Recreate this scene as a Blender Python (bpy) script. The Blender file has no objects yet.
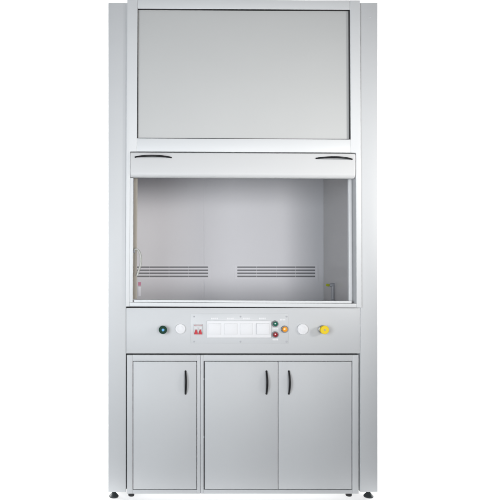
import bpy, bmesh, math, random
from mathutils import Vector, Matrix
random.seed(4)
scene = bpy.context.scene
COL = scene.collection
R = math.radians

# ------------------------------------------------------------------ scale: 1 photo pixel = 5 mm on the front plane (Y = 0)
U = 0.005
DIST = 3.0                       # camera to front plane
XV, YV = 139.0, 285.0            # point of the photo straight in front of the camera
def X(px): return (px - 243.0) * U
def Z(py): return (499.0 - py) * U
def at(px, py, y):               # point at depth y that stands behind photo pixel (px, py)
    k = (DIST + y) / DIST
    return Vector((X(XV + (px - XV) * k), y, Z(YV + (py - YV) * k)))

# ------------------------------------------------------------------ camera
cam = bpy.data.objects.new('camera', bpy.data.cameras.new('camera'))
COL.objects.link(cam)
cam.location = (X(XV), -DIST, Z(YV))
cam.rotation_euler = (R(90), 0, 0)
cam.data.sensor_width = 36.0
cam.data.lens = 36.0 * DIST / (500 * U)
cam.data.shift_x = (250.0 - XV) / 500.0
cam.data.shift_y = (YV - 250.0) / 500.0
cam.data.clip_start = 0.05
cam.data.clip_end = 200.0
scene.camera = cam

# ------------------------------------------------------------------ world, lamps, exposure
w = bpy.data.worlds.new('World'); scene.world = w; w.use_nodes = True
bg = w.node_tree.nodes['Background']
bg.inputs['Color'].default_value = (0.94, 0.96, 1.0, 1)
bg.inputs['Strength'].default_value = 0.20
scene.view_settings.view_transform = 'Standard'
scene.view_settings.look = 'None'
scene.view_settings.exposure = 0.06
scene.view_settings.gamma = 1.0

def lamp(name, loc, target, size, power, color=(1, 1, 1), size_y=None, spread=180):
    d = bpy.data.lights.new(name, 'AREA'); d.energy = power; d.color = color
    d.shape = 'RECTANGLE'; d.size = size; d.size_y = size_y or size; d.spread = R(spread)
    o = bpy.data.objects.new(name, d); COL.objects.link(o)
    o.location = loc
    o.rotation_euler = (Vector(target) - Vector(loc)).to_track_quat('-Z', 'Y').to_euler()
    return o
lamp('key_softbox', (2.35, -1.75, 1.62), (0.60, 0, 1.66), 0.5, 4.7, (1.0, 0.985, 0.955), spread=54)
lamp('front_softbox', (0.75, -5.2, 1.06), (0.0, 0, 1.50), 1.7, 10.3, (1.0, 0.985, 0.985), spread=46)
lamp('fill_window', (-1.7, -2.6, 1.10), (-0.1, 0, 1.2), 1.3, 62, (0.90, 0.955, 1.0))
lamp('backdrop_lamp', (-2.9, 1.2, 2.2), (1.0, 3.2, 1.9), 1.2, 480, (1, 1, 1), 2.8)
lamp('backdrop_lamp', (2.8, 1.2, 2.2), (0.2, 3.2, 1.9), 1.2, 520, (1, 1, 1), 2.8)
lamp('under_floor_fill', (0.0, 0.42, -0.45), (0.0, 0.42, 1.0), 1.7, 17, (1, 1, 1), 1.3)  # added below the floor sheet to wash out contact shadows

# ------------------------------------------------------------------ materials
def mat(name, color, rough=0.4, metal=0.0, spec=0.5, grain=0.0, grain_scale=900.0, mottle=0.0,
        wave=0.0, coat=0.0, rvar=0.0):
    m = bpy.data.materials.new(name); m.use_nodes = True
    nt = m.node_tree; b = nt.nodes['Principled BSDF']
    b.inputs['Base Color'].default_value = (*color, 1)
    b.inputs['Roughness'].default_value = rough
    b.inputs['Metallic'].default_value = metal
    b.inputs['Specular IOR Level'].default_value = spec
    b.inputs['Coat Weight'].default_value = coat
    tc = nt.nodes.new('ShaderNodeTexCoord')
    if mottle:
        n = nt.nodes.new('ShaderNodeTexNoise'); n.inputs['Scale'].default_value = 2.2
        n.inputs['Detail'].default_value = 5
        nt.links.new(tc.outputs['Object'], n.inputs['Vector'])
        mx = nt.nodes.new('ShaderNodeMix'); mx.data_type = 'RGBA'
        mx.inputs['A'].default_value = (*[c * (1 - mottle) for c in color], 1)
        mx.inputs['B'].default_value = (*[min(1, c * (1 + mottle)) for c in color], 1)
        nt.links.new(n.outputs['Fac'], mx.inputs['Factor'])
        nt.links.new(mx.outputs['Result'], b.inputs['Base Color'])
    if rvar:
        n3 = nt.nodes.new('ShaderNodeTexNoise'); n3.inputs['Scale'].default_value = 5.0
        n3.inputs['Detail'].default_value = 6
        nt.links.new(tc.outputs['Object'], n3.inputs['Vector'])
        mr = nt.nodes.new('ShaderNodeMapRange')
        mr.inputs['To Min'].default_value = rough - rvar; mr.inputs['To Max'].default_value = rough + rvar
        nt.links.new(n3.outputs['Fac'], mr.inputs['Value'])
        nt.links.new(mr.outputs['Result'], b.inputs['Roughness'])
    prev = None
    for sc, st, ds in ((grain_scale, grain, 0.0006), (3.0, wave, 0.02)):
        if not st: continue
        n2 = nt.nodes.new('ShaderNodeTexNoise'); n2.inputs['Scale'].default_value = sc
        n2.inputs['Detail'].default_value = 2
        nt.links.new(tc.outputs['Object'], n2.inputs['Vector'])
        bp = nt.nodes.new('ShaderNodeBump'); bp.inputs['Strength'].default_value = st
        bp.inputs['Distance'].default_value = ds
        nt.links.new(n2.outputs['Fac'], bp.inputs['Height'])
        if prev: nt.links.new(prev.outputs['Normal'], bp.inputs['Normal'])
        prev = bp
    if prev: nt.links.new(prev.outputs['Normal'], b.inputs['Normal'])
    return m

M = {}
M['grey'] = mat('grey_powder_coat', (0.502, 0.511, 0.519), 0.47, spec=0.35, grain=0.10, mottle=0.025, wave=0.05, rvar=0.05)
M['rail'] = mat('pale_sash_coat', (0.520, 0.523, 0.524), 0.45, spec=0.4, grain=0.08, mottle=0.02)
M['panel'] = mat('grey_panel_coat', (0.455, 0.46, 0.455), 0.42, grain=0.10, mottle=0.025, wave=0.05, rvar=0.05)
M['white'] = mat('white_frame_coat', (0.575, 0.585, 0.592), 0.45, spec=0.4, grain=0.06, mottle=0.015, wave=0.03)
M['wall'] = mat('grey_lining', (0.655, 0.650, 0.670), 0.45, spec=0.12, grain=0.04, mottle=0.02, wave=0.03, rvar=0.06)
M['shaded_wall'] = mat('shaded_grey_lining', (0.50, 0.49, 0.49), 0.22, spec=0.4, grain=0.04, mottle=0.02)  # right lining, glossier; its shade is put into the darker colour
M['guide'] = mat('white_plastic_guide', (0.62, 0.63, 0.64), 0.45)
M['beige'] = mat('beige_seal', (0.36, 0.33, 0.28), 0.5, mottle=0.06)
M['rubber'] = mat('black_rubber', (0.012, 0.012, 0.013), 0.6)
M['dark'] = mat('gap_shade', (0.03, 0.03, 0.034), 0.7)  # shade of narrow gaps put into a near-black colour
M['slot'] = mat('slot_shade', (0.17, 0.17, 0.18), 0.6)  # shade inside the vent slots put into the colour
M['vent'] = mat('vent_plate_coat', (0.675, 0.667, 0.69), 0.45, spec=0.2)
M['handle'] = mat('black_handle', (0.010, 0.010, 0.011), 0.42, spec=0.22)
M['steel'] = mat('zinc_steel', (0.42, 0.42, 0.43), 0.35, metal=1.0)
M['chrome'] = mat('grey_bezel', (0.17, 0.17, 0.18), 0.35, spec=0.4)
M['foot'] = mat('foot_plastic', (0.022, 0.027, 0.029), 0.48, spec=0.3)
M['plastic'] = mat('white_plastic', (0.68, 0.68, 0.69), 0.5, spec=0.3)
M['plate'] = mat('switch_plate_coat', (0.52, 0.53, 0.54), 0.35)
M['red'] = mat('red_plastic', (0.45, 0.006, 0.018), 0.4, spec=0.3)
M['darkred'] = mat('dark_red_lens', (0.24, 0.006, 0.012), 0.18, coat=0.5)
M['green'] = mat('green_lens', (0.005, 0.11, 0.07), 0.18, coat=0.5)
M['dgreen'] = mat('dark_green_plastic', (0.004, 0.035, 0.018), 0.42, spec=0.10)
M['orange'] = mat('orange_lens', (0.80, 0.30, 0.012), 0.2, coat=0.5)
M['yellow'] = mat('yellow_plastic', (0.72, 0.52, 0.008), 0.4, spec=0.2)
M['lime'] = mat('lime_plastic', (0.42, 0.47, 0.02), 0.35)
M['blue'] = mat('light_blue_plastic', (0.14, 0.40, 0.72), 0.42, spec=0.25)
M['tap'] = mat('grey_tap_coat', (0.33, 0.335, 0.36), 0.35)
M['spout'] = mat('pale_spout_plastic', (0.37, 0.37, 0.345), 0.35)
M['pink'] = mat('pink_label', (0.60, 0.22, 0.33), 0.5)
M['paper'] = mat('label_paper', (0.86, 0.86, 0.90), 0.5)
M['marking'] = mat('white_print', (0.66, 0.66, 0.67), 0.5)
M['ink'] = mat('label_ink', (0.30, 0.06, 0.07), 0.5)
M['backdrop'] = mat('white_acrylic_backdrop', (0.93, 0.93, 0.93), 0.8, spec=0.1)
nt = M['backdrop'].node_tree                                    # translucent, to pass the lamp added under the floor
tr = nt.nodes.new('ShaderNodeBsdfTranslucent'); tr.inputs['Color'].default_value = (0.95, 0.95, 0.95, 1)
mx = nt.nodes.new('ShaderNodeMixShader'); mx.inputs['Fac'].default_value = 0.4
nt.links.new(nt.nodes['Principled BSDF'].outputs['BSDF'], mx.inputs[1]); nt.links.new(tr.outputs['BSDF'], mx.inputs[2])
nt.links.new(mx.outputs['Shader'], nt.nodes['Material Output'].inputs['Surface'])

# ------------------------------------------------------------------ mesh helpers
def shear(bm, on):               # the window assembly hangs a hair lower on its right
    if on:
        for v in bm.verts:
            v.co.x = X(243.3) + (v.co.x - X(243.3)) * (1 - 0.014 * max(0, min(1, (v.co.z - Z(306)) / (Z(0) - Z(306)))))
            v.co.z -= (v.co.x - X(244)) * 0.0055

def add_box(bm, x0, x1, y0, y1, z0, z1, bev=0.0, seg=2):
    x0, x1 = sorted((x0, x1)); y0, y1 = sorted((y0, y1)); z0, z1 = sorted((z0, z1))
    t = bmesh.new()
    bmesh.ops.create_cube(t, size=1.0)
    for v in t.verts:
        v.co = Vector(((x0 + x1) / 2 + v.co.x * (x1 - x0), (y0 + y1) / 2 + v.co.y * (y1 - y0), (z0 + z1) / 2 + v.co.z * (z1 - z0)))
    if bev: bmesh.ops.bevel(t, geom=list(t.edges), offset=bev, segments=seg, profile=0.5, affect='EDGES')
    merge(bm, t)

def merge(bm, t):
    me = bpy.data.meshes.new('tmp'); t.to_mesh(me); t.free(); bm.from_mesh(me); bpy.data.meshes.remove(me)

def pbox(bm, px0, py0, px1, py1, y0, y1, bev=0.0, seg=2):      # box given by front-plane pixels and depth
    add_box(bm, X(px0), X(px1), y0, y1, Z(py0), Z(py1), bev, seg)

def add_lathe(bm, c, prof, axis='Y', n=40):
    """prof: list of (radius, along). axis Y: along goes towards the camera (-Y); axis Z: along goes up."""
    rings = []
    for r, a in prof:
        ring = []
        for i in range(n):
            t = 2 * math.pi * i / n
            p = Vector((r * math.cos(t), -a, r * math.sin(t))) if axis == 'Y' else Vector((r * math.cos(t), r * math.sin(t), a))
            ring.append(bm.verts.new(c + p))
        rings.append(ring)
    for a, b in zip(rings, rings[1:]):
        for i in range(n):
            bm.faces.new((a[i], a[(i + 1) % n], b[(i + 1) % n], b[i]))
    bm.faces.new(rings[0]); bm.faces.new(rings[-1])

def add_tube(bm, pts, rad, n=14, squash=(1, 1)):
    pts = [Vector(p) for p in pts]; rings = []
    up0 = None
    for i, p in enumerate(pts):
        d = (pts[min(i + 1, len(pts) - 1)] - pts[max(i - 1, 0)]).normalized()
        if up0 is None:
            up0 = d.orthogonal().normalized()
            if abs(d.y) < 0.9: up0 = (Vector((0, 1, 0)) - d * d.y).normalized()
        u = (up0 - d * up0.dot(d)).normalized(); up0 = u
        s = d.cross(u)
        r = rad[i] if isinstance(rad, (list, tuple)) else rad
        rings.append([bm.verts.new(p + u * math.cos(2 * math.pi * k / n) * r * squash[0] + s * math.sin(2 * math.pi * k / n) * r * squash[1]) for k in range(n)])
    for a, b in zip(rings, rings[1:]):
        for i in range(n): bm.faces.new((a[i], a[(i + 1) % n], b[(i + 1) % n], b[i]))
    bm.faces.new(rings[0]); bm.faces.new(rings[-1])

def obj(name, bm, m, parent=None, smooth=True, sh=False, label=None):
    shear(bm, sh)
    bmesh.ops.recalc_face_normals(bm, faces=list(bm.faces))
    # put the origin at the mesh centre
    lo = Vector([min(v.co[i] for v in bm.verts) for i in range(3)]); hi = Vector([max(v.co[i] for v in bm.verts) for i in range(3)])
    c = (lo + hi) / 2
    for v in bm.verts: v.co -= c
    me = bpy.data.meshes.new(name); bm.to_mesh(me); bm.free()
    me.materials.append(M[m])
    if smooth:
        me.polygons.foreach_set('use_smooth', [True] * len(me.polygons))
        me.set_sharp_from_angle(angle=R(35))
    o = bpy.data.objects.new(name, me); COL.objects.link(o)
    o.matrix_world = Matrix.Translation(c)
    if parent:
        o.parent = parent
        pl = parent.location.copy(); q = parent.parent
        while q: pl += q.location; q = q.parent
        o.location = c - pl
    if label: o['label'] = label
    return o

def thing(name, loc, label, cat, group=None):
    o = bpy.data.objects.new(name, None); COL.objects.link(o); o.location = loc
    o.empty_display_size = 0.1
    o['label'] = label; o['category'] = cat
    if group: o['group'] = group
    return o

# ------------------------------------------------------------------ setting: white paper sweep
bm = bmesh.new()
prof = [(-0.12, 0.0), (2.2, 0.0)]
for i in range(1, 13):
    a = R(90) * i / 12
    prof.append((2.2 + math.sin(a) * 1.2, 1.2 - math.cos(a) * 1.2))
prof.append((3.4, 5.4))
rows = []
for y, z in prof: rows.append([bm.verts.new((x, y, z)) for x in (-4.2, 4.6)])
for a, b in zip(rows, rows[1:]): bm.faces.new((a[0], a[1], b[1], b[0]))
sweep = obj('floor', bm, 'backdrop'); sweep['kind'] = 'structure'

# ------------------------------------------------------------------ fume hood
DEPTH = 0.807
hood = thing('fume_hood', (0, 0.42, 0), 'tall grey laboratory fume hood with white framed window and control panel, standing over the cabinets', 'fume hood')

def levelling_foot(cx, cy, ztop, rbase, parent):
    b = bmesh.new()
    add_lathe(b, Vector((cx, cy, 0.001)), [(rbase * 0.93, 0), (rbase, 0.003), (rbase, 0.007), (rbase * 0.82, 0.012), (rbase * 0.56, 0.019),
              (rbase * 0.42, 0.023), (rbase * 0.34, 0.024), (rbase * 0.30, 0.030), (rbase * 0.30, ztop - 0.001)], 'Z', 32)
    return obj('foot', b, 'foot', parent)

def side_post(pa, pb, wall0, wall1, foot_px):
    b = bmesh.new()
    pbox(b, pa, 2.6, pb, 492.2, 0.0, 0.05, 0.003, 3)            # folded front post
    if pa < 200: pbox(b, 125.9, 2.7, 130.0, 306.6, 0.001, 0.044)    # return flange behind the window frame
    else: pbox(b, 356.5, 2.7, 360.4, 306.6, 0.001, 0.044)
    pbox(b, wall0, 2.9, wall1, 492.2, 0.0505, 0.87, 0.001)      # side sheet behind it
    s = obj('side_post', b, 'grey', hood)
    levelling_foot(X(foot_px), 0.028, Z(492.2), 0.0240, s)
    levelling_foot(X(foot_px), 0.82, Z(492.2), 0.0240, s)
    return s
lp = side_post(108.2, 126.0, 108.3, 111.0, 113.6)
rp = side_post(360.3, 377.7, 375.0, 377.6, 370.6)
b = bmesh.new(); add_lathe(b, Vector((X(370.0), 0, Z(17.2))), [(0.0042, -0.001), (0.0042, 0.0008), (0.003, 0.0016)], 'Y', 20)
obj('rivet', b, 'grey', rp)

# lining of the working chamber
b = bmesh.new(); pbox(b, 111.1, 60, 374.9, 330, DEPTH, DEPTH + 0.012)
back = obj('back_wall', b, 'wall', hood)
b = bmesh.new(); pbox(b, 221.3, 62, 222.4, 303, DEPTH - 0.0015, DEPTH - 0.0002, 0.0006)
obj('seam_strip', b, 'wall', back)
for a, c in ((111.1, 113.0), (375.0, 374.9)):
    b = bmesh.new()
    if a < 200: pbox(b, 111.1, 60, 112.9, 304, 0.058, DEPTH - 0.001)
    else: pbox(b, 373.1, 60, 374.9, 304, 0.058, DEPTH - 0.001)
    obj('side_wall', b, 'wall' if a < 200 else 'shaded_wall', hood)
b = bmesh.new(); pbox(b, 113.0, 304.2, 373.0, 310, 0.062, DEPTH - 0.001)
obj('worktop', b, 'wall', hood)
b = bmesh.new(); pbox(b, 113.0, 60, 373.0, 62, 0.062, DEPTH - 0.001)
obj('chamber_ceiling', b, 'wall', hood)
b = bmesh.new(); pbox(b, 111.1, 3.2, 374.9, 490, 0.845, 0.868); obj('rear_panel', b, 'grey', hood)
b = bmesh.new(); pbox(b, 111.1, 3.0, 374.9, 5.0, 0.0505, 0.844); obj('roof_panel', b, 'grey', hood)

# slotted vents in the back wall: perforated plate over a sheet coloured dark for the shade inside
def bars(lo, hi, openings):      # solid spans between openings
    out = []; p = lo
    for a, c in openings: out.append((p, a)); p = c
    out.append((p, hi)); return out
def vent(px0, px1):
    y = DEPTH
    pl = bmesh.new()
    L = at(px0 - 2.6, 264.6, y); Rr = at(px1 + 2.6, 279.3, y)
    seg = []
    wdt = (px1 - px0) / 4.0
    for i in range(4):
        a = at(px0 + wdt * i + (0.09 if i else 0), 0, y).x; c = at(px0 + wdt * (i + 1) - (0.09 if i < 3 else 0), 0, y).x
        seg.append((a, c))
    rows = [(at(0, q - 0.75, y).z, at(0, q + 0.75, y).z) for q in (267.2, 270.3, 273.3, 276.4)]
    zs = sorted([(min(r), max(r)) for r in rows])
    for z0, z1 in bars(Rr.z, L.z, zs):
        add_box(pl, L.x, Rr.x, y - 0.0045, y - 0.0023, z0, z1)
    for z0, z1 in zs:
        for x0, x1 in bars(L.x, Rr.x, seg):
            add_box(pl, x0, x1, y - 0.0044, y - 0.0024, z0 + 0.00005, z1 - 0.00005)
    p = obj('vent', pl, 'vent', back)
    d = bmesh.new(); add_box(d, seg[0][0] - 0.004, seg[-1][1] + 0.004, y - 0.0022, y - 0.0004, zs[0][0] - 0.004, zs[-1][1] + 0.004)
    obj('slot_backing', d, 'slot', p)
vent(130.0, 208.0)
vent(237.2, 315.0)

# window frame (front face stands a little proud of the posts)
F0, F1 = -0.012, 0.055
b = bmesh.new()
def prism(bm, pts, y0, y1, bev):
    t = bmesh.new()
    f = t.faces.new([t.verts.new((X(p), y0, Z(q))) for p, q in pts])
    r = bmesh.ops.extrude_face_region(t, geom=[f])
    for v in r['geom']:
        if isinstance(v, bmesh.types.BMVert): v.co.y = y1
    bmesh.ops.recalc_face_normals(t, faces=list(t.faces))
    bmesh.ops.bevel(t, geom=list(t.edges), offset=bev, segments=3, profile=0.5, affect='EDGES')
    merge(bm, t)
prism(b, [(125.5, 0.6), (136.2, 0.6), (136.2, 152.6), (129.5, 152.6), (129.5, 307.0), (125.5, 307.0)], F0, 0.047, 0.0022)      # stiles
prism(b, [(350.6, 0.6), (360.9, 0.6), (360.9, 307.0), (355.8, 307.0), (355.8, 152.6), (350.6, 152.6)], F0, 0.047, 0.0022)
pbox(b, 136.2, 0.7, 350.6, 10.2, F0 + 0.0002, 0.05, 0.003, 3)   # head
pbox(b, 136.2, 139.4, 350.6, 152.5, F0 + 0.0002, 0.05, 0.0015, 2)
pbox(b, 129.5, 179.0, 132.8, 302.8, F0 - 0.0001, 0.045, 0.0012, 2)
pbox(b, 129.55, 302.9, 355.75, 306.9, F0 - 0.0003, 0.06, 0.0015, 2)    # sill
frame = obj('window_frame', b, 'white', hood, sh=True)
b = bmesh.new(); pbox(b, 134, 300.4, 351.6, 302.75, 0.0, 0.045, 0.0015)
obj('sill_lip', b, 'white', frame, sh=True)
b = bmesh.new(); pbox(b, 351.7, 153, 355.35, 302.6, 0.040, 0.058, 0.0015)
obj('sash_guide', b, 'guide', frame, sh=True)
b = bmesh.new(); pbox(b, 133.02, 153, 136.9, 299.6, 0.036, 0.058, 0.001)
obj('sash_guide', b, 'beige', frame, sh=True, label='beige left sash guide')

# upper panel with its black gasket
g = bmesh.new()
G0, G1 = F0 + 0.0015, F0 + 0.020
pbox(g, 136.2, 10.2, 350.6, 10.7, G0, G1); pbox(g, 136.2, 138.9, 350.6, 139.4, G0, G1)
pbox(g, 136.2, 10.7, 136.9, 138.9, G0, G1); pbox(g, 349.8, 10.7, 350.6, 138.9, G0, G1)
up = bmesh.new(); pbox(up, 136.21, 10.21, 350.59, 139.39, F0 + 0.0125, F0 + 0.022)
upo = obj('upper_panel', up, 'panel', hood, sh=True)
obj('gasket', g, 'rubber', upo, sh=True)

# sash rail: rounded lower edge, two black bow handles
def sash_rail():
    b = bmesh.new()
    y_back, y_front = 0.004, F0 - 0.009
    prof = []                                                   # (y, z) section
    zt, zb = Z(153.9), Z(178.4)
    prof += [(y_back, zt), (y_front + 0.004, zt)]
    for i in range(1, 5):
        a = R(90) * i / 4; prof.append((y_front + 0.004 - 0.004 * math.sin(a), zt - 0.004 + 0.004 * math.cos(a)))
    rr = 0.024
    for i in range(0, 13):
        a = R(90) * i / 12; prof.append((y_front + (rr - rr * math.cos(a)) * 0.75, zb + rr - rr * math.sin(a)))
    prof += [(y_back, zb)]
    secs = []
    xs = [(129.8, 0.003), (130.4, 0.0), (353.3, 0.0), (354.3, 0.0015), (354.75, 0.006)]
    cy, cz = sum(p[0] for p in prof) / len(prof), sum(p[1] for p in prof) / len(prof)
    for px, ins in xs:
        ring = []
        for y, z in prof:
            d = Vector((0, y - cy, z - cz)); L = d.length
            d = d * max(0, (L - ins) / L) if L else d
            ring.append(b.verts.new((X(px), cy + d.y, cz + d.z)))
        secs.append(ring)
    n = len(prof)
    for s, t in zip(secs, secs[1:]):
        for i in range(n): b.faces.new((s[i], s[(i + 1) % n], t[(i + 1) % n], t[i]))
    b.faces.new(secs[0]); b.faces.new(secs[-1])
    return b
sash = obj('sash', sash_rail(), 'rail', hood, sh=True)
b = bmesh.new(); pbox(b, 131, 150, 354.5, 176.5, 0.0046, 0.034); obj('sash_core', b, 'dark', sash, sh=True)  # black, painting the shade of the gaps round the rail

def bow_handle(p0, p1, out, r, parent, sh=False):
    """bow from p0 to p1 on the surface, rising out towards the camera"""
    b = bmesh.new(); n = 22; pts = []; rad = []
    p0, p1 = Vector(p0), Vector(p1)
    for i in range(n + 1):
        t = i / n; s = math.sin(math.pi * t)
        p = p0.lerp(p1, t); p.y -= out * (s ** 0.75) * 0.92 + 0.001
        pts.append(p); rad.append(r * (0.66 + 0.34 * s ** 0.6))
    ends = [p0 + Vector((0, 0.0015, 0))]
    add_tube(b, ends + pts + [p1 + Vector((0, 0.0015, 0))], [r * 0.66] + rad + [r * 0.66], 14, (0.75, 1.0))
    for e in (p0, p1): add_lathe(b, e, [(r * 0.72, -0.001), (r * 0.72, 0.002), (r * 0.66, 0.004)], 'Y', 16)
    return obj('handle', b, 'handle', parent, sh=sh)
yf = F0 - 0.009
bow_handle((X(134.6), yf, Z(158.6)), (X(170.3), yf, Z(158.9)), 0.040, 0.0054, sash, True)
bow_handle((X(315.6), yf, Z(158.9)), (X(351.0), yf, Z(159.6)), 0.040, 0.0054, sash, True)

# control panel (apron)
b = bmesh.new(); pbox(b, 126.15, 308.0, 360.15, 353.5, 0.0015, 0.03, 0.0015, 2)
cp = obj('control_panel', b, 'grey', hood)
b = bmesh.new(); pbox(b, 126.2, 352.0, 360.1, 355.05, 0.06, 0.065); pbox(b, 126.2, 306.95, 360.1, 309, 0.0605, 0.0615)
pbox(b, 124.0, 353.5, 126.85, 492.1, 0.0506, 0.0546); pbox(b, 359.1, 353.5, 362.0, 492.1, 0.0506, 0.0546)
obj('shadow_gap_strip', b, 'dark', hood)  # dark strips added behind open gaps in place of their shade
PF = 0.0015                       # panel face
def shift(px, py, out):           # base position so that a face 'out' in front of the panel shows at (px, py)
    k = (DIST - out) / DIST
    return Vector((X(XV + (px - XV) * k), PF, Z(YV + (py - YV) * k)))

def knob(px, py, r, out, body, cap, capr, label, stem='steel'):
    c = shift(px, py, out); b = bmesh.new()
    h = out
    add_lathe(b, c, [(r * 0.95, h * 0.52), (r, h * 0.56), (r, h * 0.94), (r * 0.93, h), (capr * 1.02, h), (capr, h - 0.0015)], 'Y', 40)
    k = obj('knob', b, body, cp, label=label)
    b = bmesh.new(); add_lathe(b, c, [(r * 0.95, -0.001), (r * 0.95, 0.003), (r * 0.55, 0.006), (r * 0.55, h * 0.515)], 'Y', 28)
    obj('stem', b, stem, k)
    b = bmesh.new(); add_lathe(b, c, [(capr * 0.96, h - 0.0014), (capr * 0.96, h + 0.0004), (capr * 0.7, h + 0.0012)], 'Y', 28)
    obj('cap', b, cap, k)
    return k
knob(163.0, 330.0, 0.0205, 0.038, 'dgreen', 'blue', 0.0070, 'dark green knob with a light blue centre')
knob(325.0, 330.0, 0.0215, 0.040, 'yellow', 'tap', 0.0042, 'yellow knob with a small mark on its face')
def disc(px, py, r):
    c = shift(px, py, 0.010); b = bmesh.new()
    add_lathe(b, c, [(r, -0.001), (r, 0.006), (r * 0.96, 0.0085), (r * 0.84, 0.0095), (r * 0.82, 0.0091), (r * 0.60, 0.0092), (r * 0.56, 0.0098), (r * 0.2, 0.0104)], 'Y', 48)
    d = obj('outlet_cover', b, 'plastic', cp)
disc(180.5, 329.0, 0.0255)
disc(303.0, 329.3, 0.0270)

# switch plate with breaker, socket block, push buttons
b = bmesh.new(); pbox(b, 190.6, 313.6, 288.2, 343.4, PF - 0.0022, PF + 0.0005, 0.0008, 2)
obj('switch_plate', b, 'plate', cp)
SP = PF - 0.0022
for px in (194.0, 240.5, 286.4):
    for py in (316.6, 341.6):
        b = bmesh.new(); c = Vector((X(px), SP, Z(py)))
        add_lathe(b, c, [(0.0042, -0.0005), (0.0042, 0.001), (0.003, 0.002)], 'Y', 16)
        s = obj('screw', b, 'tap', cp)
# breaker
b = bmesh.new(); pbox(b, 193.6, 324.0, 202.4, 334.2, SP - 0.006, SP + 0.001, 0.001)
pbox(b, 193.9, 326.6, 197.8, 329.4, SP - 0.009, SP - 0.0055, 0.0008); pbox(b, 198.2, 326.6, 202.1, 329.4, SP - 0.009, SP - 0.0055, 0.0008)
obj('circuit_breaker', b, 'plate', cp)
for px in (195.9, 200.1):
    b = bmesh.new()
    q = [(-1.9, 334.0), (1.9, 334.0), (1.55, 332.4), (0.45, 329.4), (-0.45, 329.4), (-1.55, 332.4)]
    lo = [b.verts.new((X(px + a), SP - 0.0055, Z(z))) for a, z in q]
    hi = [b.verts.new((X(px + a * 0.85), SP - 0.015, Z(z + 0.15))) for a, z in q]
    b.faces.new(lo); b.faces.new(hi)
    for i in range(6): b.faces.new((lo[i], lo[(i + 1) % 6], hi[(i + 1) % 6], hi[i]))
    obj('breaker_toggle', b, 'red', cp)
b = bmesh.new()
for i, px in enumerate((193.8, 195.3, 196.6, 198.3, 199.6, 201.2)):
    pbox(b, px, 324.6, px + (1.0 if i % 2 else 0.8), 325.5, SP - 0.0064, SP - 0.0058)
obj('breaker_marking', b, 'ink', cp)
# socket block with four flap covers
b = bmesh.new(); pbox(b, 206.6, 320.6, 271.0, 337.8, SP - 0.007, SP + 0.0005, 0.003, 3)
obj('socket_block', b, 'plastic', cp)
for px0, px1, out in ((208.2, 220.8, 0.0025), (224.0, 237.2, 0.0025), (239.9, 252.4, 0.0025), (256.2, 269.0, 0.007)):
    b = bmesh.new(); pbox(b, px0, 323.2, px1, 334.4, SP - 0.007 - out, SP - 0.0068, 0.0012, 2)
    f = obj('socket_cover', b, 'plastic', cp)
    b = bmesh.new()
    for k in range(3): pbox(b, px0 + 1.2, 325.6 + k * 2.6, px1 - 1.2, 325.95 + k * 2.6, SP - 0.0073 - out, SP - 0.0068 - out)
    obj('rib', b, 'plastic', f)
for px in (214.5, 230.3, 246.2, 262.2):
    b = bmesh.new()
    for dx, wd in ((-3.4, 1.2), (-1.9, 1.3), (-0.2, 0.6), (0.8, 1.1), (2.2, 1.2)):
        pbox(b, px + dx, 317.7, px + dx + wd, 319.4, SP - 0.0005, SP + 0.0002)
    obj('socket_marking', b, 'marking', cp)
# push buttons
def button(px, py, r, lens, label):
    c = shift(px, py, 0.012); c.y = SP; b = bmesh.new()
    add_lathe(b, c, [(r, -0.0005), (r, 0.005), (r * 0.92, 0.008), (r * 0.76, 0.008), (r * 0.74, 0.005)], 'Y', 36)
    k = obj('push_button', b, 'chrome', cp, label=label)
    b = bmesh.new(); add_lathe(b, c, [(r * 0.72, 0.0045), (r * 0.72, 0.012), (r * 0.62, 0.0145), (r * 0.3, 0.0158)], 'Y', 32)
    obj('lens', b, lens, k)
button(275.5, 323.9, 0.0165, 'green', 'green push button')
button(275.6, 334.7, 0.0165, 'darkred', 'dark red push button')
button(285.0, 329.3, 0.0180, 'orange', 'orange push button')
for px0, py0, px1, py1 in ((272.6, 327.8, 278.4, 329.4), (272.6, 338.6, 278.4, 340.4), (279.8, 318.8, 285.6, 320.5)):
    b = bmesh.new()
    n = 4; q = (px1 - px0) / n
    for i in range(n): pbox(b, px0 + q * i, py0, px0 + q * (i + 0.78), py1, SP - 0.0005, SP + 0.0002)
    obj('button_marking', b, 'marking', cp)

# gas tap by the right lining
ty = 0.60
b = bmesh.new()
c = at(332.9, 300, ty); top = at(332.9, 285.4, ty)
wt = Z(304.2)
add_lathe(b, Vector((c.x, ty, 0)), [(0.016, wt - 0.001), (0.016, wt + 0.006), (0.0115, wt + 0.010), (0.0105, top.z - 0.004), (0.0105, top.z + 0.006), (0.008, top.z + 0.010)], 'Z', 28)
h = at(330.2, 285.2, ty)
hx = [Vector((h.x - 0.004, ty, h.z)), Vector((h.x + 0.002, ty, h.z)), Vector((h.x + 0.010, ty, h.z + 0.001)), Vector((h.x + 0.022, ty, h.z + 0.001)), Vector((h.x + 0.027, ty, h.z - 0.002))]
add_tube(b, hx, [0.008, 0.0115, 0.0125, 0.0125, 0.008], 20)
tap = obj('gas_tap', b, 'tap', hood)
b = bmesh.new(); n0 = at(326.0, 285.0, ty)
add_tube(b, [Vector((n0.x, ty, n0.z)), Vector((n0.x + 0.003, ty, n0.z)), Vector((h.x - 0.008, ty, h.z)), Vector((h.x - 0.0045, ty, h.z))], [0.005, 0.0078, 0.0085, 0.006], 20)
obj('nozzle', b, 'lime', tap)

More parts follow.
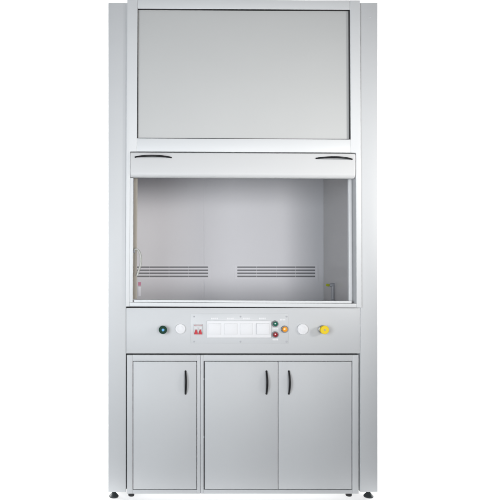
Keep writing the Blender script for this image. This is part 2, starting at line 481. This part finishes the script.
# water spout at the left of the chamber
sy = 0.018
pts = [(133.4, 250.2), (134.6, 249.5), (135.8, 249.2), (137.4, 249.6), (139.2, 251.6), (140.4, 255.0), (140.9, 259.0), (140.7, 263.5), (139.6, 268.0), (138.2, 272.0), (137.0, 276.0)]
fine = []
for i in range(len(pts) - 1):
    p_1 = pts[max(i - 1, 0)]; p0 = pts[i]; p1 = pts[i + 1]; p2 = pts[min(i + 2, len(pts) - 1)]
    for k in range(5):
        t = k / 5
        f = lambda a, b_, c_, d_: 0.5 * (2 * b_ + (c_ - a) * t + (2 * a - 5 * b_ + 4 * c_ - d_) * t * t + (3 * b_ - a - 3 * c_ + d_) * t ** 3)
        fine.append(at(f(p_1[0], p0[0], p1[0], p2[0]), f(p_1[1], p0[1], p1[1], p2[1]), sy))
fine.append(at(*pts[-1], sy))
b = bmesh.new(); add_tube(b, fine, 0.0052, 16)
spout = obj('water_spout', b, 'spout', hood)
b = bmesh.new(); e = at(134.2, 250.9, sy)
add_tube(b, [e + Vector((-0.008, 0, -0.001)), e + Vector((-0.004, 0, -0.001)), e + Vector((0.001, 0, -0.001)), e + Vector((0.0035, 0, 0))], [0.008, 0.010, 0.010, 0.006], 20)
obj('valve_body', b, 'tap', spout)
# small label stuck on the back wall
b = bmesh.new(); p = at(138.4, 286.8, DEPTH); q = at(141.0, 296.2, DEPTH)
add_box(b, p.x, q.x, DEPTH - 0.001, DEPTH - 0.0003, q.z, p.z)
st = obj('sticker', b, 'paper', back)
b = bmesh.new(); p = at(138.2, 282.2, DEPTH); q = at(141.0, 285.6, DEPTH)
add_box(b, p.x, q.x, DEPTH - 0.0012, DEPTH - 0.0003, q.z, p.z)
obj('sticker', b, 'pink', back, label='small pink sticker')

# ------------------------------------------------------------------ base cabinets
CF = 0.004                        # front face of the cabinets
def cabinet(name, px0, px1, doors, feet, hinge_px, label):
    t = thing(name, (X((px0 + px1) / 2), 0.37, 0), label, 'cabinet', 'base cabinets under the fume hood')
    top, bot = 355.1, 494.0
    d0, d1 = doors[0][0] - (0.65 if hinge_px is None else 1.1), doors[-1][1] + 0.65
    dt, db = 361.1, 490.1
    b = bmesh.new()
    pbox(b, px0, top, d0, bot, CF, CF + 0.03, 0.0012); pbox(b, d1, top, px1, bot, CF, CF + 0.03, 0.0012)
    pbox(b, d0, top, d1, dt, CF + 0.0002, CF + 0.03, 0.001); pbox(b, d0, db, d1, bot, CF + 0.0002, CF + 0.03, 0.001)
    pbox(b, px0 + 0.1, top + 0.1, px1 - 0.1, bot - 0.1, CF + 0.0305, 0.72)
    body = obj('carcass', b, 'grey', t)
    b = bmesh.new(); pbox(b, d0 + 0.05, dt + 0.05, d1 - 0.05, db - 0.05, CF + 0.0285, CF + 0.0302)
    obj('door_gap_shade', b, 'dark', t)  # dark sheet behind the doors, painting the shade in their gaps
    for (a, c, hpx) in doors:
        b = bmesh.new(); pbox(b, a, 361.75, c, 489.45, CF + 0.0004, CF + 0.02, 0.0012, 2)
        dr = obj('door', b, 'grey', t)
        bow_handle((X(hpx), CF + 0.0004, Z(371.4)), (X(hpx), CF + 0.0004, Z(393.8)), 0.022, 0.0070, dr)
        if hinge_px is not None and a == doors[0][0]:
            for hy in (379.5, 437.5):
                b = bmesh.new(); add_lathe(b, Vector((X(hinge_px), CF + 0.004, 0)), [(0.0028, Z(hy + 0.9)), (0.0028, Z(hy - 0.9))], 'Z', 14)
                obj('hinge', b, 'steel', dr)
    for fx in feet:
        for fy in ((0.045, 0.66) if fx < 140 or fx > 340 else (0.16, 0.66)):
            b = bmesh.new(); zt = Z(494.0)
            add_lathe(b, Vector((X(fx), fy, 0.001)), [(0.014, 0), (0.0155, 0.004), (0.0155, zt - 0.010), (0.0125, zt - 0.007), (0.0125, zt - 0.001)], 'Z', 28)
            obj('foot', b, 'rubber', t)
    return t
cabinet('base_cabinet', 126.9, 200.45, [(133.3, 196.6, 185.6)], (131.2, 196), None, 'narrow grey base cabinet with one door, under the left of the fume hood')
cabinet('base_cabinet', 200.65, 359.0, [(204.9, 278.15, 266.6), (278.75, 352.0, 289.0)], (206, 351.8), 203.85, 'wide grey base cabinet with two doors whose handles face each other')
